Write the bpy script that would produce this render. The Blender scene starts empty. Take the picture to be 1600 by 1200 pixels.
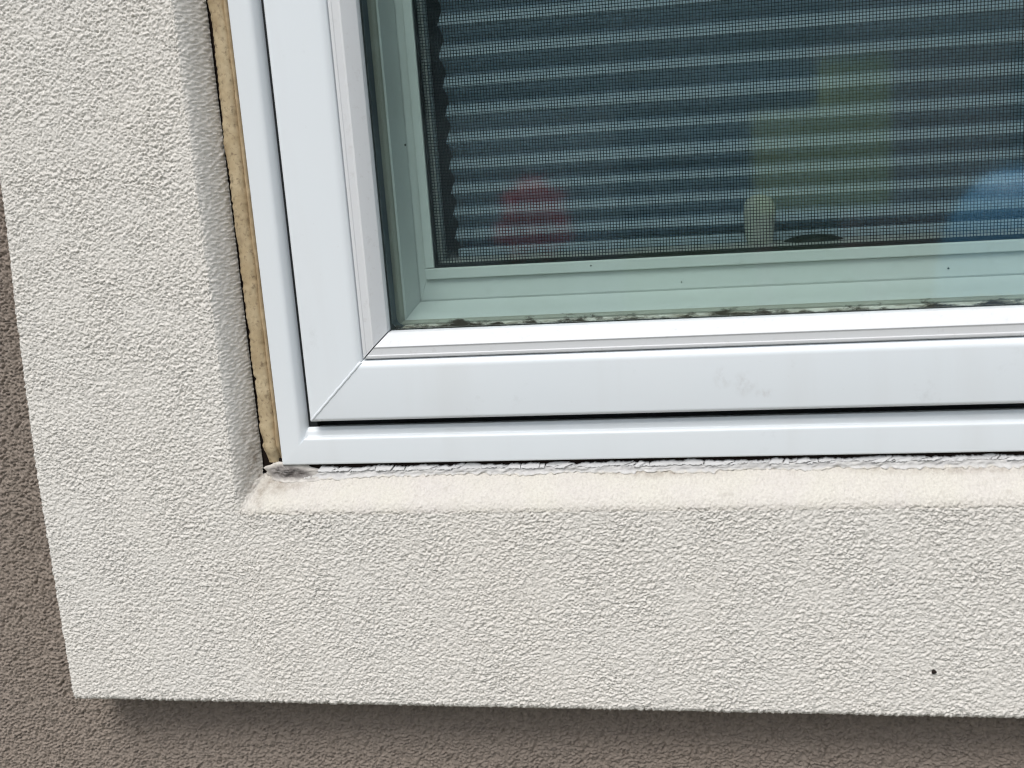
import bpy, math, random
import numpy as np
from mathutils import Matrix, Vector

random.seed(7)
rng = np.random.default_rng(11)
scene = bpy.context.scene
COL = scene.collection

S = 0.68                                   # one drawing unit of the window survey in metres
OFF = np.array([0.0, 0.0, 0.60])           # survey origin above the ground


def W(p):
    return np.asarray(p, float) * S + OFF


# ------------------------------------------------------------------ camera, light, exposure
cam_d = bpy.data.cameras.new("camera")
cam = bpy.data.objects.new("camera", cam_d)
COL.objects.link(cam)
cam_d.sensor_width = 36.0
cam_d.lens = 40.5
cam_d.clip_start = 0.02
cam_d.clip_end = 500
cam_d.dof.use_dof = True                     # a phone lens focused on the frame: far reflections go soft
cam_d.dof.focus_distance = 0.56
cam_d.dof.aperture_fstop = 12
mrot = Matrix(((0.98286, 0.03040, 0.18185), (0.17036, 0.22742, -0.95878), (-0.07050, 0.97332, 0.21835))).normalized()
cw = W((0.14339, -0.756, 1.47217))
cam.matrix_world = Matrix.Translation(Vector(cw)) @ mrot.to_4x4()
scene.camera = cam

SUN_DIR = Vector((-0.13, -0.53, 0.77)).normalized()     # towards the sun
world = bpy.data.worlds.new("World")
scene.world = world
world.use_nodes = True
nt = world.node_tree
nt.nodes.clear()
wo = nt.nodes.new("ShaderNodeOutputWorld")
bg = nt.nodes.new("ShaderNodeBackground")
sky = nt.nodes.new("ShaderNodeTexSky")
sky.sky_type = 'NISHITA'
sky.sun_disc = False
sky.sun_elevation = math.asin(SUN_DIR.z)
sky.sun_rotation = math.atan2(SUN_DIR.x, SUN_DIR.y)
sky.air_density = 1.0
sky.dust_density = 2.0
hs = nt.nodes.new("ShaderNodeHueSaturation")            # thin cloud cover: paler sky
hs.inputs["Saturation"].default_value = 0.30
nt.links.new(sky.outputs[0], hs.inputs["Color"])
nt.links.new(hs.outputs[0], bg.inputs[0])
bg.inputs[1].default_value = 0.145
nt.links.new(bg.outputs[0], wo.inputs[0])

sun_d = bpy.data.lights.new("sun", 'SUN')
sun_d.energy = 1.25
sun_d.angle = math.radians(24)
sun_d.color = (1.0, 0.965, 0.92)
sun = bpy.data.objects.new("sun", sun_d)
COL.objects.link(sun)
sun.location = (-3, -4, 6)
sun.rotation_euler = SUN_DIR.to_track_quat('Z', 'Y').to_euler()

scene.view_settings.view_transform = 'Standard'
scene.view_settings.look = 'None'
scene.view_settings.gamma = 1
scene.view_settings.use_curve_mapping = False
scene.view_settings.exposure = 0.53
scene.render.engine = 'CYCLES'
scene.cycles.max_bounces = 10
scene.cycles.transparent_max_bounces = 24
scene.cycles.use_denoising = True
scene.cycles.filter_width = 1.2


# ------------------------------------------------------------------ helpers
def material(name, color, rough=0.6, spec=0.5):
    m = bpy.data.materials.new(name)
    m.use_nodes = True
    b = m.node_tree.nodes["Principled BSDF"]
    b.inputs["Base Color"].default_value = (*color, 1)
    b.inputs["Roughness"].default_value = rough
    b.inputs["Specular IOR Level"].default_value = spec
    return m


def node(m, t, **kw):
    n = m.node_tree.nodes.new(t)
    for k, v in kw.items():
        setattr(n, k, v)
    return n


def bsdf(m):
    return m.node_tree.nodes["Principled BSDF"]


def noise_tex(m, scale, detail=4, rough=0.55, stretch=(1, 1, 1), coord="Object"):
    tc = node(m, "ShaderNodeTexCoord")
    mp = node(m, "ShaderNodeMapping")
    mp.inputs["Scale"].default_value = stretch
    n = node(m, "ShaderNodeTexNoise")
    n.inputs["Scale"].default_value = scale
    n.inputs["Detail"].default_value = detail
    n.inputs["Roughness"].default_value = rough
    m.node_tree.links.new(tc.outputs[coord], mp.inputs[0])
    m.node_tree.links.new(mp.outputs[0], n.inputs["Vector"])
    return n


def ramp(m, src, stops):
    r = node(m, "ShaderNodeValToRGB")
    els = r.color_ramp.elements
    while len(els) < len(stops):
        els.new(0.5)
    for e, (p, c) in zip(els, stops):
        e.position = p
        e.color = (*c, 1) if len(c) == 3 else c
    m.node_tree.links.new(src, r.inputs[0])
    return r


def mix(m, fac, a, b, mode='MIX'):
    n = node(m, "ShaderNodeMix", data_type='RGBA', blend_type=mode)
    L = m.node_tree.links
    for sock, v in ((n.inputs[0], fac), (n.inputs[6], a), (n.inputs[7], b)):
        if hasattr(v, "is_output"):
            L.new(v, sock)
        elif isinstance(v, (int, float)):
            sock.default_value = v
        else:
            sock.default_value = (*v, 1)
    return n.outputs[2]


def bump(m, src, strength, dist):
    b = node(m, "ShaderNodeBump")
    b.inputs["Strength"].default_value = strength
    b.inputs["Distance"].default_value = dist
    m.node_tree.links.new(src, b.inputs["Height"])
    m.node_tree.links.new(b.outputs[0], bsdf(m).inputs["Normal"])
    return b


def setcol(m, out):
    m.node_tree.links.new(out, bsdf(m).inputs["Base Color"])


def tag(o, label=None, cat=None, group=None, kind=None):
    for k, v in (("label", label), ("category", cat), ("group", group), ("kind", kind)):
        if v:
            o[k] = v
    return o


def empty(name, loc, label, cat, group=None):
    o = bpy.data.objects.new(name, None)
    o.empty_display_size = 0.05
    o.location = tuple(loc)
    COL.objects.link(o)
    return tag(o, label, cat, group)


def world_loc(o):
    v = np.zeros(3)
    while o is not None:
        v = v + np.array(o.location[:])
        o = o.parent
    return v


def mesh_obj(name, verts, faces, mat, parent=None, smooth=False, survey=True):
    """verts in survey units (or metres when survey=False), as ONE object."""
    v = np.asarray(verts, float)
    if survey:
        v = v * S + OFF
    if parent is not None:
        org = world_loc(parent)
    else:
        lo, hi = v.min(0), v.max(0)
        org = np.array([(lo[0] + hi[0]) / 2, (lo[1] + hi[1]) / 2, lo[2]])
    me = bpy.data.meshes.new(name)
    if isinstance(faces, np.ndarray):
        n = len(faces)
        k = faces.shape[1]
        me.vertices.add(len(v))
        me.vertices.foreach_set("co", (v - org).astype(np.float32).ravel())
        me.loops.add(n * k)
        me.loops.foreach_set("vertex_index", faces.astype(np.int32).ravel())
        me.polygons.add(n)
        me.polygons.foreach_set("loop_start", np.arange(0, n * k, k, dtype=np.int32))
        me.update(calc_edges=True)
        me.validate()
    else:
        me.from_pydata((v - org).tolist(), [], faces)
    if smooth:
        me.polygons.foreach_set("use_smooth", np.ones(len(me.polygons), bool))
    me.update()
    if mat is not None:
        me.materials.append(mat)
    o = bpy.data.objects.new(name, me)
    COL.objects.link(o)
    if parent is not None:
        o.parent = parent
    else:
        o.location = tuple(org)
    return o


class MB:
    def __init__(self):
        self.v, self.f = [], []

    def add(self, vs, fs):
        b = len(self.v)
        self.v += [tuple(p) for p in vs]
        self.f += [tuple(b + i for i in f) for f in fs]

    def box(self, x0, x1, y0, y1, z0, z1):
        self.add([(x0, y0, z0), (x1, y0, z0), (x1, y1, z0), (x0, y1, z0), (x0, y0, z1), (x1, y0, z1), (x1, y1, z1), (x0, y1, z1)],
                 [(0, 3, 2, 1), (4, 5, 6, 7), (0, 1, 5, 4), (1, 2, 6, 5), (2, 3, 7, 6), (3, 0, 4, 7)])


def box(name, x0, x1, y0, y1, z0, z1, mat, parent=None, survey=True, bev=0.0):
    b = MB()
    b.box(x0, x1, y0, y1, z0, z1)
    o = mesh_obj(name, b.v, b.f, mat, parent, survey=survey)
    if bev:
        md = o.modifiers.new("edge", 'BEVEL')
        md.width = bev * (S if survey else 1)
        md.segments = 2
    return o


def fillet(pts, seg=5):
    """pts: (a, y[, r]) -> polyline with rounded corners."""
    out = []
    n = len(pts)
    for i, p in enumerate(pts):
        r = p[2] if len(p) > 2 else 0
        q = np.array(p[:2], float)
        if r <= 0 or i in (0, n - 1):
            out.append(tuple(q))
            continue
        a = np.array(pts[i - 1][:2], float) - q
        b = np.array(pts[i + 1][:2], float) - q
        la, lb = np.linalg.norm(a), np.linalg.norm(b)
        t = min(r, la * 0.48, lb * 0.48)
        A, B = q + a / la * t, q + b / lb * t
        for k in range(seg + 1):
            s = k / seg
            out.append(tuple((1 - s) ** 2 * A + 2 * s * (1 - s) * q + s * s * B))
    return out


def rail(name, prof, side, rect, mat, parent, gap=0.0, scale=0.001, smooth=True, prof2=None):
    """A mitred bar of a rectangular frame. prof: (inset, depth) in thousandths of a unit.
    rect = (x0, x1, z0, z1) outer edges. prof2: insets of the neighbouring bars, point by point."""
    x0, x1, z0, z1 = rect
    p2 = prof2 or prof
    pts = [(a * scale, y * scale) for a, y in prof]
    o2 = [a * scale for a, y in p2]
    g = gap * scale
    V = []
    for (a, y), b in zip(pts, o2):
        if side == 'left':
            V += [(x0 + a, y, z0 + b + g), (x0 + a, y, z1 - a - g)]
        elif side == 'right':
            V += [(x1 - a, y, z0 + b + g), (x1 - a, y, z1 - a - g)]
        elif side == 'bottom':
            V += [(x0 + b + g, y, z0 + a), (x1 - b - g, y, z0 + a)]
        else:
            V += [(x0 + b + g, y, z1 - a), (x1 - b - g, y, z1 - a)]
    F = []
    n = len(pts)
    for i in range(n - 1):
        f = (2 * i, 2 * i + 1, 2 * i + 3, 2 * i + 2)
        F.append(f if side in ('left', 'top') else f[::-1])
    F.append(tuple(range(0, 2 * n, 2)))
    F.append(tuple(range(1, 2 * n, 2))[::-1])
    o = mesh_obj(name, V, F, mat, parent)
    me = o.data
    if smooth:
        me.polygons.foreach_set("use_smooth", [len(p.vertices) == 4 for p in me.polygons])
        try:
            me.set_sharp_from_angle(angle=math.radians(35))
        except Exception:
            pass
    return o


# band-limited random relief, periodic tile (metres)
def tile_field(n, px, lx, lz, ang, bw, seed):
    r = np.random.default_rng(seed)
    f = np.fft.fft2(r.standard_normal((n, n)))
    k = np.fft.fftfreq(n, px)
    kx, kz = np.meshgrid(k, k, indexing='ij')
    c, s = math.cos(ang), math.sin(ang)
    a, b = (kx * c + kz * s) * lx, (-kx * s + kz * c) * lz
    rr = np.hypot(a, b)
    h = np.fft.ifft2(f * np.exp(-((rr - 1) / bw) ** 2)).real
    return h / h.std()


def sample(tile, px, x, z):
    n = tile.shape[0]
    u, v = x / px, z / px
    i, j = np.floor(u).astype(int), np.floor(v).astype(int)
    a, b = u - i, v - j
    i0, j0, i1, j1 = i % n, j % n, (i + 1) % n, (j + 1) % n
    return (tile[i0, j0] * (1 - a) * (1 - b) + tile[i1, j0] * a * (1 - b) + tile[i0, j1] * (1 - a) * b + tile[i1, j1] * a * b)


def smoothstep(a, b, x):
    t = np.clip((x - a) / (b - a), 0, 1)
    return t * t * (3 - 2 * t)




def rough_field(n, px, lmin, lmax, beta, ax, ang, seed):
    """broad-band relief: wavelengths lmin..lmax metres, stretched by ax along ang"""
    r = np.random.default_rng(seed)
    f = np.fft.fft2(r.standard_normal((n, n)))
    k = np.fft.fftfreq(n, px)
    kx, kz = np.meshgrid(k, k, indexing='ij')
    c, s = math.cos(ang), math.sin(ang)
    rr = np.hypot((kx * c + kz * s) * ax, -kx * s + kz * c)
    rr[0, 0] = 1e-6
    w = rr ** (-beta) * np.exp(-(rr * lmin) ** 2 * 0.5) * (1 - np.exp(-(rr * lmax) ** 4))
    h = np.fft.ifft2(f * w).real
    return h / h.std()


PX = 0.00035
T_TORN = rough_field(1024, PX, 0.0007, 0.0031, 0.45, 1.4, 0.42, 31)
T_TORN2 = rough_field(1024, PX, 0.0007, 0.0033, 0.45, 1.3, -0.3, 32)
T_LUMP = rough_field(1024, PX, 0.0013, 0.0062, 0.7, 1.3, 0.3, 33)
T_FINE = tile_field(1024, PX, 0.0060, 0.0027, 0.38, 0.42, 1)
T_MID = tile_field(1024, PX, 0.0105, 0.0055, 0.30, 0.5, 2)
T_GRAIN = tile_field(1024, PX, 0.0019, 0.0016, 0.0, 0.5, 3)
T_BIG = tile_field(1024, PX, 0.045, 0.040, 0.0, 0.8, 4)
T_WALL = tile_field(1024, PX, 0.0080, 0.0048, 0.30, 0.5, 5)


def graded(stops):
    """stops: list of (from, to, step) -> coordinates"""
    out = []
    for a, b, st in stops:
        n = max(1, int(math.ceil((b - a) / st - 1e-9)))
        out += list(np.linspace(a, b, n, endpoint=False))
    out.append(stops[-1][1])
    return np.array(out)


def grid_faces(mask):
    """quads (i, j) of a grid of shape mask+1 where mask is True"""
    ni, nj = mask.shape
    idx = np.arange((ni + 1) * (nj + 1)).reshape(ni + 1, nj + 1)
    q = np.stack([idx[:-1, :-1], idx[1:, :-1], idx[1:, 1:], idx[:-1, 1:]], -1)
    return q[mask]


def compact(V, F):
    used = np.unique(F)
    m = np.full(len(V), -1)
    m[used] = np.arange(len(used))
    return V[used], m[F]


def grid_normals(P):
    du = np.gradient(P, axis=0)
    dv = np.gradient(P, axis=1)
    n = np.cross(du, dv)
    n /= np.linalg.norm(n, axis=-1, keepdims=True) + 1e-12
    return n


# ------------------------------------------------------------------ materials
M = {}


def spot_mask(m, spots):
    """soft mask round fixed places (survey x, y, z, radii) for stains and rubbed marks"""
    pos = node(m, "ShaderNodeNewGeometry")
    fac = None
    L = m.node_tree.links
    for (x, y, z, rx, ry, rz) in spots:
        w_ = W((x, y, z))
        mpn = node(m, "ShaderNodeMapping", vector_type='POINT')
        mpn.inputs["Scale"].default_value = (1 / (rx * S), 1 / (ry * S), 1 / (rz * S))
        mpn.inputs["Location"].default_value = (-w_[0] / (rx * S), -w_[1] / (ry * S), -w_[2] / (rz * S))
        L.new(pos.outputs["Position"], mpn.inputs[0])
        ln = node(m, "ShaderNodeVectorMath", operation='LENGTH')
        L.new(mpn.outputs[0], ln.inputs[0])
        mr = node(m, "ShaderNodeMapRange")
        mr.inputs[1].default_value = 0.2; mr.inputs[2].default_value = 1.2; mr.inputs[3].default_value = 1.0; mr.inputs[4].default_value = 0.0
        L.new(ln.outputs["Value"], mr.inputs[0])
        if fac is None:
            fac = mr.outputs[0]
        else:
            ad = node(m, "ShaderNodeMath", operation='MAXIMUM')
            L.new(fac, ad.inputs[0]); L.new(mr.outputs[0], ad.inputs[1])
            fac = ad.outputs[0]
    return fac


def times(m, a, b):
    n = node(m, "ShaderNodeMath", operation='MULTIPLY')
    m.node_tree.links.new(a, n.inputs[0]); m.node_tree.links.new(b, n.inputs[1])
    return n.outputs[0]


def stucco(name, base, dark, warm, bstr, stains=(), bigscale=9):
    m = material(name, base, 0.88, 0.25)
    big = noise_tex(m, bigscale, 4)
    fine = noise_tex(m, 900, 3, 0.6)
    spots = noise_tex(m, 160, 2, 0.5)
    c = mix(m, ramp(m, big.outputs[0], [(0.35, (0, 0, 0)), (0.7, (1, 1, 1))]).outputs[0], base, warm)
    c = mix(m, ramp(m, spots.outputs[0], [(0.66, (0, 0, 0)), (0.80, (0.45, 0.45, 0.45))]).outputs[0], c, dark)
    c = mix(m, ramp(m, fine.outputs[0], [(0.3, (0.35, 0.35, 0.35)), (0.6, (0, 0, 0))]).outputs[0], c, dark)
    if stains:
        dn = noise_tex(m, 210, 4, 0.65)
        f = times(m, spot_mask(m, stains), ramp(m, dn.outputs[0], [(0.40, (0.12, 0.12, 0.12)), (0.66, (0.85, 0.85, 0.85))]).outputs[0])
        c = mix(m, f, c, (0.27, 0.225, 0.18))
    setcol(m, c)
    bump(m, fine.outputs[0], bstr, 0.0006)
    return m


M['trim'] = stucco("trim_render", (0.73, 0.706, 0.664), (0.45, 0.43, 0.40), (0.735, 0.704, 0.655), 0.5, [(-0.194, 0.004, 1.245, 0.012, 0.03, 0.045), (-0.199, 0.0, 1.225, 0.006, 0.03, 0.012)])
M['slope'] = stucco("sill_coating", (0.63, 0.605, 0.545), (0.40, 0.37, 0.33), (0.615, 0.582, 0.55), 0.8, [(-0.178, 0.006, 1.231, 0.022, 0.03, 0.007), (-0.190, 0.0, 1.224, 0.005, 0.03, 0.010), (0.10, 0.008, 1.2335, 0.05, 0.02, 0.004), (0.29, 0.008, 1.2335, 0.08, 0.02, 0.004)], 38)
M['wall'] = stucco("wall_render", (0.29, 0.242, 0.204), (0.17, 0.14, 0.118), (0.29, 0.247, 0.213), 0.35)

m = M['vinyl'] = material("white_vinyl", (0.71, 0.735, 0.775), 0.38, 0.45)
n1 = noise_tex(m, 6, 3)
n2 = noise_tex(m, 420, 3, 0.7)
n3 = noise_tex(m, 55, 5, 0.7, (1, 1, 1))
c = mix(m, ramp(m, n1.outputs[0], [(0.3, (0, 0, 0)), (0.75, (1, 1, 1))]).outputs[0], (0.715, 0.762, 0.800), (0.735, 0.770, 0.798))
c = mix(m, ramp(m, n2.outputs[0], [(0.70, (0, 0, 0)), (0.82, (0.35, 0.35, 0.35))]).outputs[0], c, (0.45, 0.44, 0.42))
c = mix(m, ramp(m, n3.outputs[0], [(0.63, (0, 0, 0)), (0.80, (0.26, 0.26, 0.26))]).outputs[0], c, (0.42, 0.43, 0.44))
n4 = noise_tex(m, 30, 4, 0.6, (1.0, 1.0, 0.12))
c = mix(m, ramp(m, n4.outputs[0], [(0.52, (0, 0, 0)), (0.78, (0.14, 0.14, 0.14))]).outputs[0], c, (0.48, 0.46, 0.42))
pos = node(m, "ShaderNodeNewGeometry")
fac = None
for (ax_, az_, rx_, rz_) in ((0.1420, 1.3000, 0.0060, 0.0075), (0.1565, 1.2950, 0.0085, 0.0085), (0.1690, 1.2885, 0.0075, 0.0035)):
    w_ = W((ax_, 0.0, az_))                                     # rubbed finger marks on the bottom rail
    mpn = node(m, "ShaderNodeMapping", vector_type='POINT')
    mpn.inputs["Scale"].default_value = (1 / (rx_ * S), 12, 1 / (rz_ * S))
    mpn.inputs["Location"].default_value = (-w_[0] / (rx_ * S), -w_[1] * 12, -w_[2] / (rz_ * S))
    m.node_tree.links.new(pos.outputs["Position"], mpn.inputs[0])
    ln = node(m, "ShaderNodeVectorMath", operation='LENGTH')
    m.node_tree.links.new(mpn.outputs[0], ln.inputs[0])
    mr = node(m, "ShaderNodeMapRange")
    mr.inputs[1].default_value = 0.3; mr.inputs[2].default_value = 1.2; mr.inputs[3].default_value = 1.0; mr.inputs[4].default_value = 0.0
    m.node_tree.links.new(ln.outputs["Value"], mr.inputs[0])
    if fac is None:
        fac = mr.outputs[0]
    else:
        ad = node(m, "ShaderNodeMath", operation='MAXIMUM')
        m.node_tree.links.new(fac, ad.inputs[0]); m.node_tree.links.new(mr.outputs[0], ad.inputs[1])
        fac = ad.outputs[0]
sc_n = noise_tex(m, 230, 4, 0.6, (1, 1, 0.6))
sm = node(m, "ShaderNodeMath", operation='MULTIPLY')
m.node_tree.links.new(ramp(m, sc_n.outputs[0], [(0.45, (0, 0, 0)), (0.72, (0.55, 0.55, 0.55))]).outputs[0], sm.inputs[0])
m.node_tree.links.new(fac, sm.inputs[1])
c = mix(m, sm.outputs[0], c, (0.45, 0.44, 0.44))
setcol(m, c)
bump(m, noise_tex(m, 35, 2).outputs[0], 0.05, 0.002)

m = M['bead_vinyl'] = material("weathered_vinyl_bead", (0.73, 0.735, 0.76), 0.45, 0.4)
n2 = noise_tex(m, 260, 4, 0.75)
n3 = noise_tex(m, 45, 4, 0.7)
c = mix(m, ramp(m, n2.outputs[0], [(0.58, (0, 0, 0)), (0.80, (0.4, 0.4, 0.4))]).outputs[0], (0.63, 0.645, 0.662), (0.38, 0.365, 0.35))
c = mix(m, ramp(m, n3.outputs[0], [(0.5, (0, 0, 0)), (0.8, (0.25, 0.25, 0.25))]).outputs[0], c, (0.62, 0.60, 0.60))
setcol(m, c)
bump(m, n2.outputs[0], 0.08, 0.0004)

m = M['inner_vinyl'] = material("inner_vinyl", (0.72, 0.74, 0.72), 0.4, 0.4)
n2 = noise_tex(m, 130, 4, 0.7)
c = mix(m, ramp(m, n2.outputs[0], [(0.60, (0, 0, 0)), (0.85, (0.4, 0.4, 0.4))]).outputs[0], (0.66, 0.675, 0.66), (0.44, 0.43, 0.40))
setcol(m, c)

m = M['tan'] = material("tan_sealant", (0.42, 0.32, 0.19), 0.65, 0.3)
n1 = noise_tex(m, 120, 5, 0.65, (1, 1, 0.6))
n2 = noise_tex(m, 38, 4, 0.6)
n3 = noise_tex(m, 520, 3, 0.6, (1, 1, 1))
c = mix(m, ramp(m, n2.outputs[0], [(0.38, (0, 0, 0)), (0.66, (1, 1, 1))]).outputs[0], (0.55, 0.455, 0.30), (0.38, 0.285, 0.165))
c = mix(m, ramp(m, n1.outputs[0], [(0.46, (0, 0, 0)), (0.72, (0.7, 0.7, 0.7))]).outputs[0], c, (0.28, 0.205, 0.12))
c = mix(m, ramp(m, n3.outputs[0], [(0.54, (0, 0, 0)), (0.70, (0.65, 0.65, 0.65))]).outputs[0], c, (0.15, 0.105, 0.065))
setcol(m, c)
bump(m, n1.outputs[0], 0.4, 0.0008)

m = M['tan_edge'] = material("old_sealant_skin", (0.30, 0.215, 0.12), 0.6, 0.3)
n1 = noise_tex(m, 200, 4, 0.6)
setcol(m, mix(m, ramp(m, n1.outputs[0], [(0.35, (0, 0, 0)), (0.65, (1, 1, 1))]).outputs[0], (0.46, 0.355, 0.22), (0.33, 0.24, 0.14)))

M['crack'] = material("crack_dirt", (0.018, 0.012, 0.010), 0.95, 0.1)
m = M['flake'] = material("white_caulk", (0.80, 0.80, 0.81), 0.55, 0.35)
n1 = noise_tex(m, 300, 4, 0.65)
setcol(m, mix(m, ramp(m, n1.outputs[0], [(0.55, (0, 0, 0)), (0.8, (0.5, 0.5, 0.5))]).outputs[0], (0.62, 0.62, 0.625), (0.34, 0.33, 0.325)))
bump(m, n1.outputs[0], 0.25, 0.0006)
m = M['smear'] = material("smeared_caulk", (0.58, 0.57, 0.575), 0.7, 0.3)
n1 = noise_tex(m, 170, 5, 0.65)
n2 = noise_tex(m, 30, 3, 0.5, (1, 1, 1))
c = mix(m, ramp(m, n1.outputs[0], [(0.35, (0, 0, 0)), (0.68, (1, 1, 1))]).outputs[0], (0.44, 0.435, 0.435), (0.64, 0.63, 0.615))
uvn = node(m, "ShaderNodeUVMap"); sep = node(m, "ShaderNodeSeparateXYZ")
m.node_tree.links.new(uvn.outputs[0], sep.inputs[0])
ad = node(m, "ShaderNodeMath", operation='MULTIPLY_ADD')               # thins out into the sill coating
m.node_tree.links.new(n1.outputs[0], ad.inputs[0]); ad.inputs[1].default_value = 1.3
m.node_tree.links.new(sep.outputs[1], ad.inputs[2])
c = mix(m, ramp(m, ad.outputs[0], [(0.72, (0, 0, 0)), (0.98, (1, 1, 1))]).outputs[0], (0.625, 0.598, 0.548), c)
setcol(m, c)
bump(m, n1.outputs[0], 0.5, 0.001)
m = M['dirty'] = material("dirty_caulk", (0.25, 0.235, 0.235), 0.7, 0.3)
n1 = noise_tex(m, 150, 5, 0.7)
c = mix(m, ramp(m, n1.outputs[0], [(0.36, (0, 0, 0)), (0.66, (1, 1, 1))]).outputs[0], (0.12, 0.105, 0.10), (0.38, 0.36, 0.345))
uvn = node(m, "ShaderNodeUVMap"); sep = node(m, "ShaderNodeSeparateXYZ")
m.node_tree.links.new(uvn.outputs[0], sep.inputs[0])
ad = node(m, "ShaderNodeMath", operation='MULTIPLY_ADD')
m.node_tree.links.new(n1.outputs[0], ad.inputs[0]); ad.inputs[1].default_value = 0.9
m.node_tree.links.new(sep.outputs[1], ad.inputs[2])
c = mix(m, ramp(m, ad.outputs[0], [(0.50, (0, 0, 0)), (0.85, (1, 1, 1))]).outputs[0], (0.62, 0.59, 0.55), c)
setcol(m, c)
bump(m, n1.outputs[0], 0.6, 0.0012)

M['rubber'] = material("black_rubber", (0.012, 0.014, 0.016), 0.6, 0.3)
m = M['spacer_shaded'] = material("shaded_spacer", (0.045, 0.070, 0.085), 0.45, 0.4)  # side run of the spacer, its shade painted in as a dark tone
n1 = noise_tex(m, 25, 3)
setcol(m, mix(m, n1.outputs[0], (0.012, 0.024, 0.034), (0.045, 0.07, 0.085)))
m = M['spacer_lit'] = material("lit_spacer", (0.36, 0.37, 0.33), 0.7, 0.2)  # lower run of the same spacer, painted pale for light from above
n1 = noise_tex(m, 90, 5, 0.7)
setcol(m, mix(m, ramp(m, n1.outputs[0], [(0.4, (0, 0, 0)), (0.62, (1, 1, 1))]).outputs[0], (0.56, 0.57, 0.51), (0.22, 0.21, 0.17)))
m = M['beige_line'] = material("beige_glazing_tape", (0.24, 0.235, 0.20), 0.6, 0.3)
setcol(m, mix(m, noise_tex(m, 60, 4).outputs[0], (0.44, 0.445, 0.40), (0.33, 0.31, 0.26)))
M['mesh'] = material("charcoal_fibreglass", (0.022, 0.028, 0.032), 0.6, 0.35)
m = M['fabric'] = material("blue_grey_shade_fabric", (0.62, 0.67, 0.71), 0.9, 0.1)
n1 = noise_tex(m, 26, 3, 0.5, (1, 1, 3))
setcol(m, mix(m, n1.outputs[0], (0.62, 0.74, 0.85), (0.70, 0.80, 0.90)))
bump(m, noise_tex(m, 900, 2).outputs[0], 0.15, 0.0003)
M['knob'] = material("cream_plastic", (0.90, 0.92, 0.86), 0.4, 0.4)
M['dark_plastic'] = material("dark_plastic", (0.03, 0.035, 0.038), 0.45, 0.4)
M['speck'] = material("speck", (0.02, 0.014, 0.012), 0.7, 0.2)
M['plaster'] = material("plaster", (0.30, 0.28, 0.26), 0.9, 0.1)
M['stool'] = material("painted_stool", (0.74, 0.75, 0.73), 0.4, 0.4)

# glass: tinted see-through body with true Fresnel reflection on every face
m = M['glass'] = bpy.data.materials.new("tinted_glass")
m.use_nodes = True
t = m.node_tree
t.nodes.clear()
out = t.nodes.new("ShaderNodeOutputMaterial")
mx = t.nodes.new("ShaderNodeMixShader")
tr = t.nodes.new("ShaderNodeBsdfTransparent")
tr.inputs[0].default_value = (0.946, 0.976, 0.970, 1)
gl = t.nodes.new("ShaderNodeBsdfGlossy")
gl.inputs["Roughness"].default_value = 0.045
gl.inputs["Color"].default_value = (0.9, 0.97, 1.0, 1)
fr = t.nodes.new("ShaderNodeFresnel")
fr.inputs[0].default_value = 1.55
geo = t.nodes.new("ShaderNodeNewGeometry")
ior = t.nodes.new("ShaderNodeMath"); ior.operation = 'MULTIPLY_ADD'      # the same reflection from inside the pane
t.links.new(geo.outputs["Backfacing"], ior.inputs[0])
ior.inputs[1].default_value = 1 / 1.55 - 1.55
ior.inputs[2].default_value = 1.55
t.links.new(ior.outputs[0], fr.inputs[0])
t.links.new(fr.outputs[0], mx.inputs[0])
t.links.new(tr.outputs[0], mx.inputs[1])
t.links.new(gl.outputs[0], mx.inputs[2])
t.links.new(mx.outputs[0], out.inputs[0])

# mould film: brown-black colonies creeping up the glass, clear between
m = M['mould'] = bpy.data.materials.new("mould_film")
m.use_nodes = True
t = m.node_tree
b = bsdf(m)
b.inputs["Base Color"].default_value = (0.035, 0.03, 0.022, 1)
b.inputs["Roughness"].default_value = 0.9
tc = t.nodes.new("ShaderNodeTexCoord")
mp = t.nodes.new("ShaderNodeMapping")
mp.inputs["Scale"].default_value = (0.55, 1, 1.6)
na = t.nodes.new("ShaderNodeTexNoise")
na.inputs["Scale"].default_value = 260
na.inputs["Detail"].default_value = 6
na.inputs["Roughness"].default_value = 0.7
nb = t.nodes.new("ShaderNodeTexNoise")
nb.inputs["Scale"].default_value = 75
nb.inputs["Detail"].default_value = 2
t.links.new(tc.outputs["Object"], mp.inputs[0])
t.links.new(mp.outputs[0], na.inputs["Vector"])
t.links.new(tc.outputs["Object"], nb.inputs["Vector"])
uv = t.nodes.new("ShaderNodeUVMap")
sx = t.nodes.new("ShaderNodeSeparateXYZ")
t.links.new(uv.outputs[0], sx.inputs[0])
mul = t.nodes.new("ShaderNodeMath"); mul.operation = 'MULTIPLY_ADD'
t.links.new(nb.outputs[0], mul.inputs[0]); mul.inputs[1].default_value = 0.75
t.links.new(na.outputs[0], mul.inputs[2])
sub = t.nodes.new("ShaderNodeMath"); sub.operation = 'MULTIPLY_ADD'
t.links.new(sx.outputs[1], sub.inputs[0]); sub.inputs[1].default_value = -0.42
t.links.new(mul.outputs[0], sub.inputs[2])
rp = t.nodes.new("ShaderNodeValToRGB")
rp.color_ramp.elements[0].position = 0.70
rp.color_ramp.elements[1].position = 0.88
t.links.new(sub.outputs[0], rp.inputs[0])
tr = t.nodes.new("ShaderNodeBsdfTransparent")
mx = t.nodes.new("ShaderNodeMixShader")
t.links.new(rp.outputs[0], mx.inputs[0])
t.links.new(tr.outputs[0], mx.inputs[1])
t.links.new(b.outputs[0], mx.inputs[2])
t.links.new(mx.outputs[0], t.nodes["Material Output"].inputs[0])

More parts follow.
